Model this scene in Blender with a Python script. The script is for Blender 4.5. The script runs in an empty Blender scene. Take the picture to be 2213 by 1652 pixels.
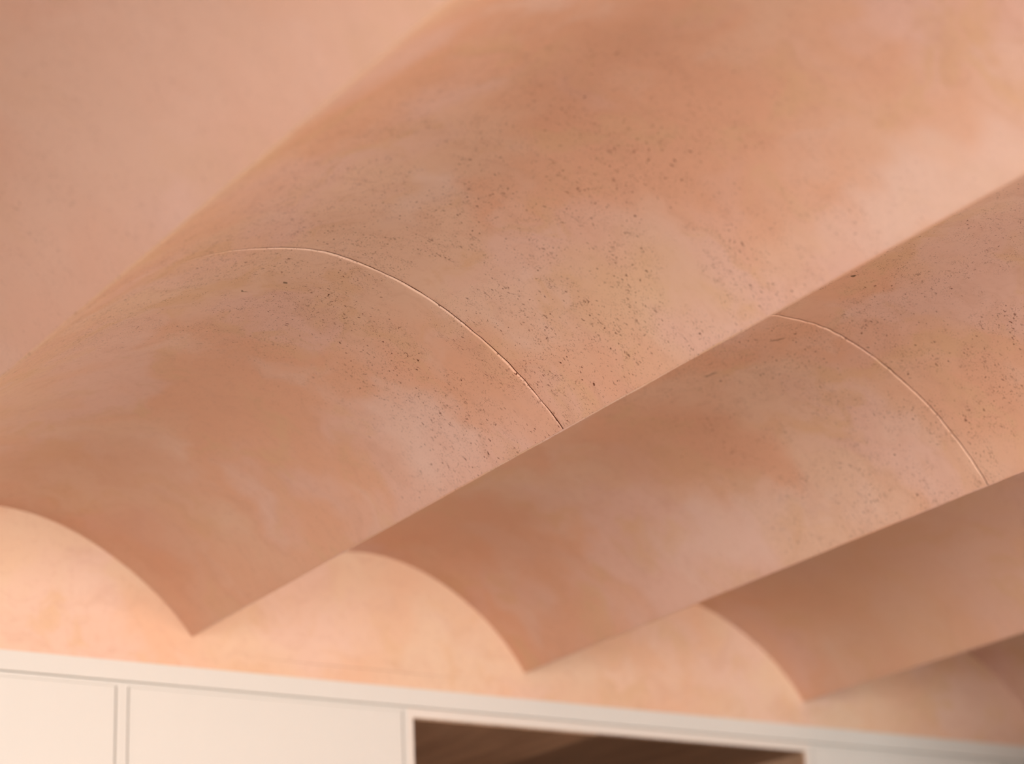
import bpy, math, random
from mathutils import Matrix, Vector, noise
random.seed(7)
C = bpy.context.scene.collection
S = 0.75            # metres per vault-width unit
ZC = 2.55           # height of the vault springing lines above the floor
def W(x, y, z): return (x*S, y*S, z*S + ZC)

# ---------------------------------------------------------------- helpers
def link(name, verts, faces, mat, parent=None, uvs=None, smooth=False):
    me = bpy.data.meshes.new(name)
    me.from_pydata([tuple(v) for v in verts], [], faces)
    me.update()
    mats = mat if isinstance(mat, (list, tuple)) else [mat]
    for m in mats: me.materials.append(m)
    if uvs is not None:
        l = me.uv_layers.new(name='arc')
        for p in me.polygons:
            for li in p.loop_indices:
                l.data[li].uv = uvs[me.loops[li].vertex_index]
    if smooth:
        for p in me.polygons: p.use_smooth = True
    o = bpy.data.objects.new(name, me); C.objects.link(o)
    if parent is not None: o.parent = parent
    return o
class MB:
    def __init__(s): s.v = []; s.f = []
    def box(s, x0, x1, y0, y1, z0, z1):
        n = len(s.v)
        for x in (x0, x1):
            for y in (y0, y1):
                for z in (z0, z1): s.v.append((x, y, z))
        for f in ((0,1,3,2),(4,6,7,5),(0,4,5,1),(2,3,7,6),(0,2,6,4),(1,5,7,3)):
            s.f.append(tuple(n+i for i in f))
        return s
    def build(s, name, mat, parent=None, bevel=0.0, origin=(0,0,0)):
        v = [(a-origin[0], b-origin[1], c-origin[2]) for a, b, c in s.v]
        o = link(name, v, s.f, mat, parent)
        if parent is None: o.location = origin
        if bevel:
            m = o.modifiers.new('bevel', 'BEVEL'); m.width = bevel; m.segments = 2; m.limit_method = 'ANGLE'
        return o
def struct(o): o['kind'] = 'structure'; return o
def thing(name, loc, label, cat, group=None):
    o = bpy.data.objects.new(name, None); C.objects.link(o); o.location = loc
    o['label'] = label; o['category'] = cat
    if group: o['group'] = group
    return o

# ---------------------------------------------------------------- node helpers
class NT:
    def __init__(s, name):
        s.m = bpy.data.materials.new(name); s.m.use_nodes = True
        s.t = s.m.node_tree; s.t.nodes.clear()
        s.out = s.n('ShaderNodeOutputMaterial'); s.b = s.n('ShaderNodeBsdfPrincipled')
        s.l(s.b.outputs[0], s.out.inputs[0])
    def n(s, k, **kw):
        x = s.t.nodes.new(k)
        for a, b in kw.items(): setattr(x, a, b)
        return x
    def l(s, a, b): s.t.links.new(a, b)
    def inp(s, sock, v):
        if hasattr(v, 'is_linked') or isinstance(v, bpy.types.NodeSocket): s.l(v, sock)
        else: sock.default_value = v
    def math(s, op, a, b=0.0, c=None, clamp=False):
        x = s.n('ShaderNodeMath', operation=op, use_clamp=clamp)
        s.inp(x.inputs[0], a); s.inp(x.inputs[1], b)
        if c is not None: s.inp(x.inputs[2], c)
        return x.outputs[0]
    def vmath(s, op, a, b):
        x = s.n('ShaderNodeVectorMath', operation=op); s.inp(x.inputs[0], a); s.inp(x.inputs[1], b); return x.outputs[0]
    def noise(s, vec, scale, detail=3, rough=.5, dist=0, w=None):
        x = s.n('ShaderNodeTexNoise'); x.noise_dimensions = '2D'
        s.l(vec, x.inputs['Vector']); x.inputs['Scale'].default_value = scale; x.inputs['Detail'].default_value = detail
        x.inputs['Roughness'].default_value = rough; x.inputs['Distortion'].default_value = dist
        return x
    def step(s, v, a, b, to0=0., to1=1.):
        x = s.n('ShaderNodeMapRange', interpolation_type='SMOOTHSTEP'); s.inp(x.inputs[0], v)
        x.inputs[1].default_value = a; x.inputs[2].default_value = b; x.inputs[3].default_value = to0; x.inputs[4].default_value = to1
        return x.outputs[0]
    def mix(s, f, a, b, blend='MIX'):
        x = s.n('ShaderNodeMix', data_type='RGBA', blend_type=blend); s.inp(x.inputs[0], f)
        s.inp(x.inputs[6], a if not isinstance(a, tuple) else a+(1,)); s.inp(x.inputs[7], b if not isinstance(b, tuple) else b+(1,))
        return x.outputs[2]

TAN = (.745, .50, .355); PINK = (.745, .485, .385); ORANGE = (.73, .415, .27)
CREAM = (.78, .56, .45); OCHRE = (.70, .44, .265)

def plaster(name, coord='UV', pits=True, tint=1.0):
    t = NT(name)
    tc = t.n('ShaderNodeTexCoord')
    vec = tc.outputs['UV'] if coord == 'UV' else tc.outputs['Object']
    if coord != 'UV':
        mp = t.n('ShaderNodeMapping'); mp.inputs['Rotation'].default_value = (math.pi/2, 0, 0); t.l(vec, mp.inputs[0]); vec = mp.outputs[0]
    # trowelled clouds of pigment, all read through one warped coordinate
    wp = t.vmath('ADD', vec, t.vmath('MULTIPLY', t.vmath('SUBTRACT', t.noise(vec, 8, 2, .6).outputs['Color'], (.5, .5, .5)), (.16, .16, 0)))
    n1 = t.noise(wp, 2.0, 2, .55).outputs['Fac']
    n2 = t.noise(t.vmath('ADD', wp, (3.1, 7.7, 0)), 4.6, 3, .6).outputs['Fac']
    n3 = t.noise(t.vmath('ADD', wp, (13.1, 2.7, 0)), 3.1, 2, .55).outputs['Fac']
    col = t.mix(t.step(n1, .36, .64), ORANGE, TAN)
    col = t.mix(t.math('MULTIPLY', t.step(n3, .46, .66), .85), col, PINK)
    col = t.mix(t.math('MULTIPLY', t.step(n2, .54, .78), .5), col, CREAM)
    n4 = t.noise(t.vmath('ADD', wp, (5.1, 17.7, 0)), 7.5, 4, .65).outputs['Fac']
    col = t.mix(t.math('MULTIPLY', t.step(n4, .50, .72), .75), col, OCHRE)
    # thin trowel streaks
    mp2 = t.n('ShaderNodeMapping'); mp2.inputs['Scale'].default_value = (4, 14, 1); mp2.inputs['Rotation'].default_value = (0, 0, .35); t.l(wp, mp2.inputs[0])
    n5 = t.noise(mp2.outputs[0], 1.6, 4, .65).outputs['Fac']
    col = t.mix(t.math('MULTIPLY', t.step(n5, .50, .74), .22), col, (.57, .315, .205))
    n6 = t.noise(vec, 60, 2, .65).outputs['Fac']
    col = t.mix(t.math('MULTIPLY', t.step(n6, .5, .75), .16), col, (.55, .30, .20))
    if pits:
        # patches of paler or redder coat, some of them painted-in light and shade (position along arch, along vault, radii, colour, strength)
        PALE = (.79, .60, .51); RUST = (.665, .37, .24); SAND = (.72, .50, .30)
        for (u, v, ru, rv, c, k) in ((.456, -1.42, .050, .085, PALE, .7), (.80, -.93, .10, .09, PALE, .7),
                (.44, -1.82, .09, .16, RUST, .6), (.56, -.33, .16, .13, RUST, .75), (.35, -.22, .2, .12, RUST, .6), (.75, -.16, .12, .14, RUST, .6),  # rust close to the end wall, here and below, is painted-in shade
                (.84, -1.95, .06, .22, PALE, .7), (.77, -1.50, .10, .14, SAND, .6),
                (3.97, -.85, .14, .20, RUST, .55), (3.93, -.30, .22, .16, RUST, .75), (4.16, -.75, .06, .22, PALE, .55), 
                (7.25, -.45, .50, .50, (.70, .40, .235), .85), (-2.62, -1.3, .34, 1.3, (.67, .465, .375), .8), (-2.60, -1.9, .10, .07, RUST, .45), (.0, -1.7, .085, 1.1, (.80, .55, .36), .9)):  # pink flank patch and warm pale edge band are painted-in light
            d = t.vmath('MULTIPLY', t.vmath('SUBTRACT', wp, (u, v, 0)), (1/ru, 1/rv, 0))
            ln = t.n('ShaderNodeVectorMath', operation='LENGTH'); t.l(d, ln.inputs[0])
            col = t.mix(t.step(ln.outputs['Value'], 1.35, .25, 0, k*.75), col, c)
    height = t.math('MULTIPLY', t.noise(vec, 14, 3, .6, 0).outputs['Fac'], .0016)
    if pits:
        # warp, then stretched cells: every pit a short dash along the arch
        wn = t.noise(vec, 95, 2, .6)
        off = t.vmath('MULTIPLY', t.vmath('SUBTRACT', wn.outputs['Color'], (.5, .5, .5)), (.010, .009, 0))
        pv = t.vmath('ADD', vec, off)
        def pit(scale, keep, r0, r1, stretch, rot, seed):
            mp = t.n('ShaderNodeMapping'); mp.inputs['Rotation'].default_value = (0, 0, rot)
            mp.inputs['Location'].default_value = (seed, seed*.7, 0); t.l(pv, mp.inputs[0])
            mp3 = t.n('ShaderNodeMapping'); mp3.inputs['Scale'].default_value = (1, stretch, 1); t.l(mp.outputs[0], mp3.inputs[0])
            v = t.n('ShaderNodeTexVoronoi', feature='F1', voronoi_dimensions='2D'); v.inputs['Scale'].default_value = scale
            t.l(mp3.outputs[0], v.inputs['Vector'])
            sp = t.n('ShaderNodeSeparateColor'); t.l(v.outputs['Color'], sp.inputs[0])
            on = t.step(sp.outputs[0], keep, keep+.02)
            rad = t.math('MULTIPLY', on, t.math('ADD', r0, t.math('MULTIPLY', t.math('POWER', sp.outputs[1], 2.2), r1-r0)))
            d = t.math('SUBTRACT', rad, v.outputs['Distance'])
            return t.step(d, 0, .035), sp.outputs[2]
        sx = t.n('ShaderNodeSeparateXYZ'); t.l(vec, sx.inputs[0])
        zone = t.math('MULTIPLY', t.step(sx.outputs[1], -.72, -1.02), t.step(sx.outputs[1], -2.1, -1.5))
        zone = t.math('MULTIPLY', zone, t.step(sx.outputs[0], -.3, 0, .25, 1.))
        zone = t.math('ADD', .16, t.math('MULTIPLY', zone, .84))
        m1 = t.step(t.noise(t.vmath('ADD', vec, (1.7, 4.2, 0)), 5.5, 2, .6).outputs['Fac'], .34, .56)
        m2 = t.step(t.noise(t.vmath('ADD', vec, (6.7, 1.2, 0)), 11, 2, .6).outputs['Fac'], .38, .58)
        a, ar = pit(88, .68, .07, .185, 2.0, .10, 3.3)
        b, br = pit(150, .55, .07, .22, 2.3, -.25, 9.1)
        c, cr = pit(250, .40, .08, .24, 1.8, .5, 5.7)
        a = t.math('MULTIPLY', a, t.math('MULTIPLY', m1, t.math('ADD', .8, t.math('MULTIPLY', ar, .2))))
        b = t.math('MULTIPLY', b, t.math('MULTIPLY', m2, t.math('ADD', .45, t.math('MULTIPLY', br, .5))))
        c = t.math('MULTIPLY', c, t.math('MULTIPLY', t.math('MAXIMUM', m1, m2), t.math('ADD', .25, t.math('MULTIPLY', cr, .45))))
        # hairline squiggles
        mp4 = t.n('ShaderNodeMapping'); mp4.inputs['Scale'].default_value = (1, 1.9, 1); t.l(pv, mp4.inputs[0])
        h1 = t.noise(mp4.outputs[0], 95, 1, .5, 0).outputs['Fac']
        hl = t.step(t.math('ABSOLUTE', t.math('SUBTRACT', h1, .5)), .016, .004)
        hm = t.step(t.noise(t.vmath('ADD', vec, (2.7, 9.2, 0)), 60, 1, .5, 0).outputs['Fac'], .50, .62)
        hl = t.math('MULTIPLY', t.math('MULTIPLY', hl, hm), t.math('MULTIPLY', m2, .75))
        p = t.math('MAXIMUM', t.math('MAXIMUM', a, b), t.math('MAXIMUM', c, hl))
        p = t.math('MULTIPLY', p, zone)
        col = t.mix(p, col, (.095, .018, .006))
        t.l(t.math('SUBTRACT', .32, t.math('MULTIPLY', p, .3)), t.b.inputs['Specular IOR Level'])
    if pits:
        # single dark stains and scuffs
        for (u, v, ru, rv, an, k) in ((3.844, -1.226, .0030, .015, .5, .6), (3.8435, -1.062, .0035, .018, .3, .6), (3.7833, -1.458, .0045, .003, 0, 1.), (.4436, -1.099, .004, .0035, 0, .9), (.40, -1.05, .009, .0018, .3, .8)):
            d = t.n('ShaderNodeMapping', vector_type='TEXTURE'); d.inputs['Location'].default_value = (u, v, 0); d.inputs['Rotation'].default_value = (0, 0, an); d.inputs['Scale'].default_value = (ru, rv, 1)
            t.l(pv, d.inputs[0]); ln = t.n('ShaderNodeVectorMath', operation='LENGTH'); t.l(d.outputs[0], ln.inputs[0])
            col = t.mix(t.step(ln.outputs['Value'], 1.1, .6, 0, k), col, (.16, .085, .04))
    bp = t.n('ShaderNodeBump'); bp.inputs['Strength'].default_value = .55; bp.inputs['Distance'].default_value = 1.0
    t.l(height, bp.inputs['Height']); t.l(bp.outputs[0], t.b.inputs['Normal'])
    t.l(col, t.b.inputs['Base Color'])
    t.b.inputs['Roughness'].default_value = .62
    if not pits: t.b.inputs['Specular IOR Level'].default_value = .32
    return t.m

def simple(name, col, rough=.5, var=.0, spec=.5):
    t = NT(name); tc = t.n('ShaderNodeTexCoord')
    n = t.noise(tc.outputs['Object'], 6, 4, .6).outputs['Fac']
    c = t.mix(n, tuple(x*(1-var) for x in col), tuple(min(1, x*(1+var)) for x in col))
    t.l(c, t.b.inputs['Base Color']); t.b.inputs['Roughness'].default_value = rough; t.b.inputs['Specular IOR Level'].default_value = spec
    return t.m
def wood(name, c0, c1):
    t = NT(name); tc = t.n('ShaderNodeTexCoord')
    mp = t.n('ShaderNodeMapping'); mp.inputs['Scale'].default_value = (14, 1.3, 14); t.l(tc.outputs['Object'], mp.inputs[0])
    n = t.noise(mp.outputs[0], 1.6, 6, .6, .8).outputs['Fac']
    t.l(t.mix(t.step(n, .3, .7), c0, c1), t.b.inputs['Base Color']); t.b.inputs['Roughness'].default_value = .45
    return t.m

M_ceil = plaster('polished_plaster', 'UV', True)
TAN = (.75, .52, .35); PINK = (.76, .505, .375); ORANGE = (.75, .455, .29); CREAM = (.80, .57, .43); OCHRE = (.71, .45, .265)
M_wall = plaster('wall_plaster', 'Object', False)
M_crackline = simple('dark_joint_line', (.09, .03, .016), .9, .25, .1)  # dark colour of the narrow strip along each seam
M_white = simple('warm_white_lacquer', (.69, .66, .585), .38, .015, .4)
M_edge = simple('board_edge', (.73, .66, .57), .5, .02, .4)
M_wood = wood('brown_oak', (.36, .22, .13), (.54, .35, .22))
M_wood2 = wood('oak_dark_tone', (.15, .085, .048), (.24, .14, .08))  # second oak tone, darker than the first
M_floor = simple('brown_timber_floor', (.17, .10, .06), .5, .1)
M_side = simple('side_wall_paint', (.68, .49, .38), .7, .03)
M_dark = simple('terracotta_side_wall', (.48, .29, .19), .7, .03)
M_frame = simple('window_frame_paint', (.75, .72, .68), .4, .0)

# ---------------------------------------------------------------- vaulted ceiling
CX = {-4: (-4.08, 0, 0), -3: (-3.07, 0, 0), -2: (-2.07, .001, -.01), -1: (-1.065, .001, -.012),
      0: (-.0631, .0011, -.0141), 1: (1.0, 0.0, .0154), 2: (2.0, -.0011, .0099), 3: (3.0158, .0022, -.0102),
      4: (4.0222, .0012, 0.0), 5: (5.03, 0, 0), 6: (6.03, 0, 0)}
HH = {0: .2452, 1: .2729, 2: .2655, 3: .2701}
SY = {0: -1.6118, 1: -1.7321, 2: -1.66, 3: -1.70, -1: None, -2: None}
SLOPE = -.0124; B3 = -.0061; A2 = -.0036
def cusp(i, y):
    x, z, k = CX[i]; return x + k*max(y, -6), z + SLOPE*max(y, -6)
def arc(t, h):
    R = (.25+h*h)/(2*h); x = t-.5
    return math.sqrt(max(R*R-x*x, 0)) - (R-h) + B3*math.sin(3*math.pi*t) + A2*math.sin(2*math.pi*t)
YEND = -7.2
def smooth(a, b, x):
    u = min(1, max(0, (x-a)/(b-a))); return u*u*(3-2*u)
V = []; F = []; UV = []; CRK = []
NTS = 150
for i in range(-4, 6):
    h = HH.get(i, .262)
    sy = SY.get(i)
    # stations along the vault: (y in metres, kind)
    ys = []
    y = .03
    while y > YEND*S:
        ys.append((y, 'p')); y -= .03 if y > -3.9 else .12
    ys.append((YEND*S, 'p'))
    if sy is not None:
        s0 = sy*S
        ys = [q for q in ys if abs(q[0]-s0) > .013]
        ys += [(s0+.012, 'l'), (s0+.006, 'l'), (s0+.0022, 'l'), (s0+.0006, 'e'), (s0-.0001, 'c'), (s0-.0002, 'c2'), (s0-.0045, 'n'), (s0-.006, 'n'), (s0-.012, 'n')]
        ys.sort(key=lambda q: -q[0])
    base = len(V)
    for (ym, kind) in ys:
        for k in range(NTS+1):
            # denser near the springing lines
            t = k/NTS; t = t - .10*math.sin(2*math.pi*t)/(2*math.pi)*1.0
            y = ym
            if sy is not None and abs(ym-s0) < .1:
                g = 1-abs(ym-s0)/.1
                y += g*(.0045*noise.noise(Vector((t*9, i*5.1, 0))) + .0012*noise.noise(Vector((t*55, i*5.1, 3))))
            yu = y/S
            a = cusp(i, yu); b = cusp(i+1, yu); wd = b[0]-a[0]
            x = a[0]+t*wd; z = a[1]+t*(b[1]-a[1]) + wd*arc(t, h)
            # inward normal (approx), for relief
            e = .004; dz = (arc(min(1, t+e), h)-arc(max(0, t-e), h))/(min(1, t+e)-max(0, t-e))
            nx, nz = dz, -1.0; L = math.hypot(nx, nz); nx /= L; nz /= L
            xm, zm = x*S, z*S
            fade = smooth(0, .07, t)*smooth(1, .93, t)
            d = fade*(.0022*noise.noise(Vector((xm*3.2, y*2.2, i*3.0))) + .0011*noise.noise(Vector((xm*9, y*7, i*4.0))))
            if sy is not None and kind != 'p' or (sy is not None and -.0 <= ym-s0 < .25):
                lip = .0022*(.09+.91*smooth(.22, .55, t))*(.8+.5*noise.noise(Vector((t*14, i, 8))))*smooth(1.0, .975, t)*smooth(0, .04, t)
                if i == 1: lip *= .75
                if kind == 'l': d += lip
                elif kind == 'e': d += lip*.85
                elif kind == 'c': d -= .0002
                elif kind == 'c2': d -= .0002; y -= .0023*(.12+.82*smooth(.2, .45, t))*(.75+.5*noise.noise(Vector((t*30, i, 1))))
                elif kind == 'n': d += .0
                else: d += lip*smooth(.25, .012, ym-s0)
            # slightly wavy hand-made arris
            ar = (1-fade)*.0012*noise.noise(Vector((y*14, i + (t > .5), 2)))
            V.append((xm + nx*d, y, zm + nz*d + ar + ZC))
            UV.append((t*wd*S*1.16 + i*3.37, y))
    for r in range(len(ys)-1):
        if ys[r][1] == 'c': CRK += range(len(F), len(F)+NTS)
        for k in range(NTS):
            p = base + r*(NTS+1)+k
            F.append((p, p+1, p+NTS+2, p+NTS+1))
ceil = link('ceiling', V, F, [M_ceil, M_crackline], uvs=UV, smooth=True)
for k in CRK: ceil.data.polygons[k].material_index = 1
struct(ceil)
ceil['label'] = 'peach polished plaster ceiling of parallel barrel vaults'
# rounded arris bead along every springing line belongs to the ceiling
for i in range(-3, 6):
    vs = []; fs = []; uv = []
    n = 0; y = .02
    while y > YEND*S:
        cx, cz = cusp(i, y/S); w1 = noise.noise(Vector((y*14, i, 2)))
        r = .0015 + .0004*noise.noise(Vector((y*9, i, 5)))
        for k in range(9):
            a = math.pi*(1+k/8)
            vs.append((cx*S + r*math.cos(a), y, cz*S + ZC + .0008 + .0006*w1 + r*math.sin(a))); uv.append((i*3.37+k*.001, y))
        n += 1; y -= .02
    for q in range(n-1):
        for k in range(8):
            p = q*9+k; fs.append((p, p+1, p+10, p+9))
    o = link('arris_bead', vs, fs, M_ceil, ceil, uvs=uv, smooth=True)

# ---------------------------------------------------------------- end wall, carried over the cabinets
XS = .0039
def zt(x, z): return z + XS*(x-1.5)
TOPZ = .42
xl, xr = -4.08, 6.03
ztop = W(0, 0, TOPZ)[2]
def zline(x, z): return W(0, 0, zt(x, z))[2]
vs = []; fs = []
yb = .66
pts = [(xl, -.0756), (xr, -.0756)]
for (x, z) in pts:
    X = x*S; Z = zline(x, z)
    vs += [(X, 0, Z), (X, 0, ztop), (X, yb+.10, ztop), (X, yb+.10, 0), (X, yb, 0), (X, yb, Z)]
for k in range(6): fs.append((k, (k+1) % 6, 6+(k+1) % 6, 6+k))
fs.append((0, 5, 4, 3, 2, 1)); fs.append((6, 7, 8, 9, 10, 11))
wall = struct(link('wall_back', vs, fs, M_wall))
wall['label'] = 'peach plaster end wall above the white cabinets'

# hairline score in the end wall plaster
def strip(name, pts, w, depth, mat, parent):
    vs = []; fs = []
    for k, (x, y, z) in enumerate(pts):
        q = w*(.3+.7*math.sin(math.pi*k/(len(pts)-1)))
        vs += [(x, y-depth, z-q), (x, y-depth*1.2, z), (x, y-depth, z+q)]
    for k in range(len(pts)-1):
        for j in range(2):
            p = 3*k+j; fs.append((p, p+3, p+4, p+1))
    return link(name, vs, fs, mat, parent)
M_crack = simple('crack_shadowed_plaster', (.50, .30, .20), .8, .05)
cr = []
for k in range(40):
    u = k/39; X = 1.19+u*.62
    cr.append((X*S, 0, W(0, 0, -.0375 + .003*u + .0012*noise.noise(Vector((u*6, 0, 0))))[2]))
strip('plaster_score', cr, .0007, .0004, M_crack, wall)

# ---------------------------------------------------------------- other sides of the room
z0 = 0; HT = ztop
struct(MB().box(xl*S, xr*S, YEND*S, yb, -.1, 0).build('floor', M_floor))
Yr = YEND*S
# rear wall with a wide window opening
wx0, wx1, wz0, wz1 = -1.0, 2.2, 1.15, 2.42
m = MB(); m.box(xl*S, wx0, Yr-.15, Yr, 0, HT); m.box(wx1, xr*S, Yr-.15, Yr, 0, HT); m.box(wx0, wx1, Yr-.15, Yr, 0, wz0); m.box(wx0, wx1, Yr-.15, Yr, wz1, HT)
struct(m.build('wall_rear', M_side))
m = MB(); m.box(wx0, wx0+.05, Yr-.12, Yr-.06, wz0, wz1); m.box(wx1-.05, wx1, Yr-.12, Yr-.06, wz0, wz1); m.box(wx0, wx1, Yr-.12, Yr-.06, wz0, wz0+.05); m.box(wx0, wx1, Yr-.12, Yr-.06, wz1-.05, wz1)
m.box(.575, .625, Yr-.12, Yr-.06, wz0, wz1)
struct(m.build('window_1', M_frame))
# left wall with a window
ly0, ly1 = -5.0, -2.6
m = MB(); X0 = xl*S; m.box(X0-.15, X0, Yr, ly0, 0, HT); m.box(X0-.15, X0, ly1, yb, 0, HT); m.box(X0-.15, X0, ly0, ly1, 0, wz0); m.box(X0-.15, X0, ly0, ly1, wz1, HT)
struct(m.build('wall_left', M_side))
m = MB(); m.box(X0-.12, X0-.06, ly0, ly0+.05, wz0, wz1); m.box(X0-.12, X0-.06, ly1-.05, ly1, wz0, wz1); m.box(X0-.12, X0-.06, ly0, ly1, wz0, wz0+.05); m.box(X0-.12, X0-.06, ly0, ly1, wz1-.05, wz1)
struct(m.build('window_2', M_frame))
struct(MB().box(xr*S, xr*S+.15, Yr, yb, 0, HT).build('wall_right', M_dark))

struct(MB().box(3.2*S, xr*S, -1.9*S, -1.75*S, 0, HT).build('wall_partition', M_dark))

# ---------------------------------------------------------------- cabinets below the end wall
def sbox(m, x0, x1, y0, y1, za, zb):      # x in units, y in metres, z in units (za below zb) -> follows the slight fall of the run
    n = len(m.v)
    for x in (x0, x1):
        for y in (y0, y1):
            for z in (za, zb):
                zz = zline(x, z) if z > -3 else .0
                m.v.append((x*S, y, zz))
    for f in ((0,1,3,2),(4,6,7,5),(0,4,5,1),(2,3,7,6),(0,2,6,4),(1,5,7,3)): m.f.append(tuple(n+i for i in f))
FLOORZ = -9
m = MB(); sbox(m, -1.6, 5.2, -.0035, .62, -.1248, -.0762)
fa = m.build('cabinet_fascia', M_white, bevel=.0006, origin=(0, 0, 0))
fa['label'] = 'long off-white fascia board running along the top of all the cabinets'; fa['category'] = 'fascia board'

ZT = -.1265
def base_loc(x): return (x*S, .30, 0)
def cabinet(x0, x1, doors, label, cat='cabinet'):
    """closed unit between x0 and x1: carcass with inset doors"""
    o = thing('cabinet', base_loc((x0+x1)/2), label, cat)
    t = .017/S if False else .0145
    inv = Matrix.Translation(Vector(o.location)).inverted()
    def put(m, name, mat, bev=.0, parent=o):
        v = [tuple(inv @ Vector(q)) for q in m.v]; k = link(name, v, m.f, mat, parent)
        if bev: b = k.modifiers.new('bevel', 'BEVEL'); b.width = bev; b.segments = 2; b.limit_method = 'ANGLE'
        return k
    m = MB()
    sbox(m, x0, x0+t, .0, .60, FLOORZ, ZT); sbox(m, x1-t, x1, .0, .60, FLOORZ, ZT)
    sbox(m, x0+t, x1-t, .0, .60, ZT-.0115, ZT); sbox(m, x0+t, x1-t, .585, .60, FLOORZ, ZT-.0115)
    n = len(m.v)
    m.box((x0+t)*S, (x1-t)*S, .03, .585, .08, .10); m.box((x0+t)*S, (x1-t)*S, .05, .065, 0, .08)
    put(m, 'body', M_edge if False else M_white, .0005)
    for (a, b) in doors:
        m = MB(); g = .0030
        n = len(m.v)
        for x in (a+g, b-g):
            for y in (.0005, .021):
                for z in (0, 1):
                    m.v.append((x*S, y, zline(x, ZT-.0115-.0004) if z else .10))
        for f in ((0,1,3,2),(4,6,7,5),(0,4,5,1),(2,3,7,6),(0,2,6,4),(1,5,7,3)): m.f.append(tuple(n+i for i in f))
        d = put(m, 'door', M_white, .0003)
    return o
# left of the frame edge up to the first upright, then the second door, the niche, the right-hand door
cabinet(-.78, .8185, [(-.7655, .0105), (.0250, .804)], 'off-white closed cabinet at the left edge, left of the double upright line')
cabinet(.8185, 1.6215, [(.833, 1.607)], 'off-white closed cabinet directly left of the dark open niche')
cabinet(3.018, 4.685, [(3.0325, 3.8455), (3.8590, 4.6705)], 'off-white closed cabinet at the right edge, right of the dark open niche')
def niche(x0, x1, label):
    o = thing('open_niche', base_loc((x0+x1)/2), label, 'open shelf unit')
    inv = Matrix.Translation(Vector(o.location)).inverted()
    def put(m, name, mat, bev=.0, parent=o, lab=None):
        v = [tuple(inv @ Vector(q)) for q in m.v]; k = link(name, v, m.f, mat, parent)
        if bev: b = k.modifiers.new('bevel', 'BEVEL'); b.width = bev; b.segments = 2; b.limit_method = 'ANGLE'
        if lab: k['label'] = lab
        return k
    t = .0155; ZO = -.1531
    m = MB(); sbox(m, x0, x0+t, .0, .60, FLOORZ, ZT); sbox(m, x1-t, x1, .0, .60, FLOORZ, ZT)
    sbox(m, x0+t, x1-t, .0, .60, ZO+.001, ZT); sbox(m, x0+t, x1-t, .585, .60, FLOORZ, ZO+.001)
    put(m, 'body', M_edge, .0006)
    # wooden lining, each board a part
    e = .003; xm = 2.24
    m = MB(); sbox(m, x0+t+e, xm, .004, .57, ZO-.003, ZO+.001); put(m, 'ceiling_panel', M_wood, 0, o, 'brown oak ceiling board')
    m = MB(); sbox(m, xm, x1-t-e, .004, .57, ZO-.003, ZO+.001); put(m, 'ceiling_panel', M_wood2, 0, o, 'right part of the oak ceiling, in a darker tone')
    m = MB(); sbox(m, x0+t, x0+t+e, .004, .57, FLOORZ, ZO+.001); put(m, 'side_panel', M_wood)
    m = MB(); sbox(m, x1-t-e, x1-t, .004, .57, FLOORZ, ZO+.001); put(m, 'side_panel', M_wood)
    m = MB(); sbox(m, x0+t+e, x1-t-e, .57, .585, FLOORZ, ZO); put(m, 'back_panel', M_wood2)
    m = MB(); m.box((x0+t+e)*S, (x1-t-e)*S, .01, .57, .9, .94); put(m, 'shelf', M_wood, .001)
    return o
niche(1.6215, 3.018, 'dark brown wood-lined open niche between two off-white cabinets')

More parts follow.
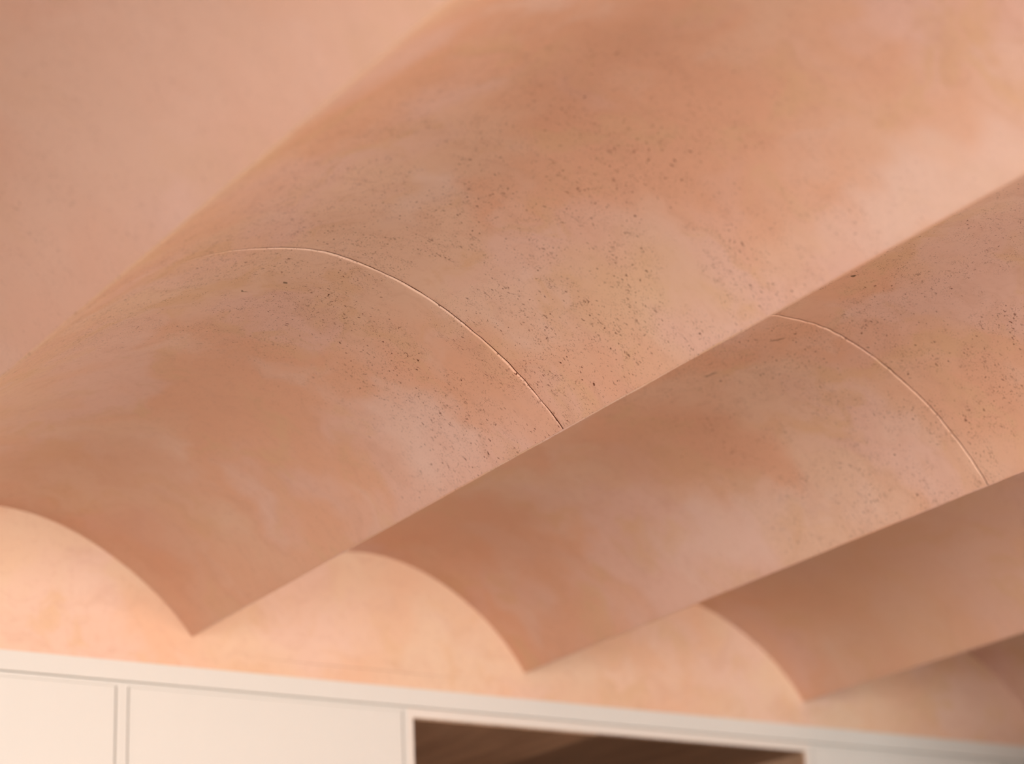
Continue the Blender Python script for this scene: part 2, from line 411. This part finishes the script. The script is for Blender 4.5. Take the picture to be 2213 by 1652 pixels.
# ---------------------------------------------------------------- camera
r_, u_, f_ = None, None, None
yaw, pit, rol = .6175, .3642, -.0510
f_ = Vector((math.sin(yaw)*math.cos(pit), math.cos(yaw)*math.cos(pit), math.sin(pit)))
r0 = Vector((math.cos(yaw), -math.sin(yaw), 0)); u0 = r0.cross(f_)
r_ = r0*math.cos(rol)+u0*math.sin(rol); u_ = -r0*math.sin(rol)+u0*math.cos(rol)
cam = bpy.data.cameras.new('camera'); co = bpy.data.objects.new('camera', cam); C.objects.link(co)
loc = Vector(W(-1.235, -4.566, -1.2839))
M = Matrix((( r_.x, u_.x, -f_.x, loc.x), (r_.y, u_.y, -f_.y, loc.y), (r_.z, u_.z, -f_.z, loc.z), (0, 0, 0, 1)))
co.matrix_world = M
cam.sensor_width = 36; cam.lens = 4505.686/2213*36; cam.clip_start = .01
cam.dof.use_dof = True; cam.dof.focus_distance = 3.9*S; cam.dof.aperture_fstop = 2.3
bpy.context.scene.camera = co

# ---------------------------------------------------------------- light
def area(name, loc, rot, sx, sy, power, col):
    l = bpy.data.lights.new(name, 'AREA'); l.shape = 'RECTANGLE'; l.size = sx; l.size_y = sy; l.energy = power; l.color = col
    o = bpy.data.objects.new(name, l); C.objects.link(o); o.location = loc; o.rotation_euler = rot
    return o
area('window_light_rear', ((wx0+wx1)/2, Yr-.05, (wz0+wz1)/2), (math.radians(90), 0, 0), wx1-wx0, wz1-wz0, 192, (.98, .985, 1))
area('window_light_left', (X0-.05, (ly0+ly1)/2, (wz0+wz1)/2), (math.radians(90), 0, math.radians(-90)), ly1-ly0, wz1-wz0, 86, (.92, .96, 1))
area('added_warm_fill_right', (xr*S-.05, -3.6, 1.15), (math.radians(90), 0, math.radians(90)), 1.6, 1.7, 84, (1, .80, .62))  # added warm fill before the solid right wall, brightens the left flanks
w = bpy.data.worlds.new('world'); bpy.context.scene.world = w; w.use_nodes = True
w.node_tree.nodes['Background'].inputs[0].default_value = (.9, .95, 1, 1); w.node_tree.nodes['Background'].inputs[1].default_value = .6
sc = bpy.context.scene
sc.view_settings.view_transform = 'Standard'; sc.view_settings.look = 'None'; sc.view_settings.gamma = 1; sc.view_settings.use_curve_mapping = False
sc.view_settings.exposure = 0.0
sc.cycles.max_bounces = 6; sc.cycles.diffuse_bounces = 3; sc.cycles.use_adaptive_sampling = True; sc.cycles.adaptive_threshold = .1
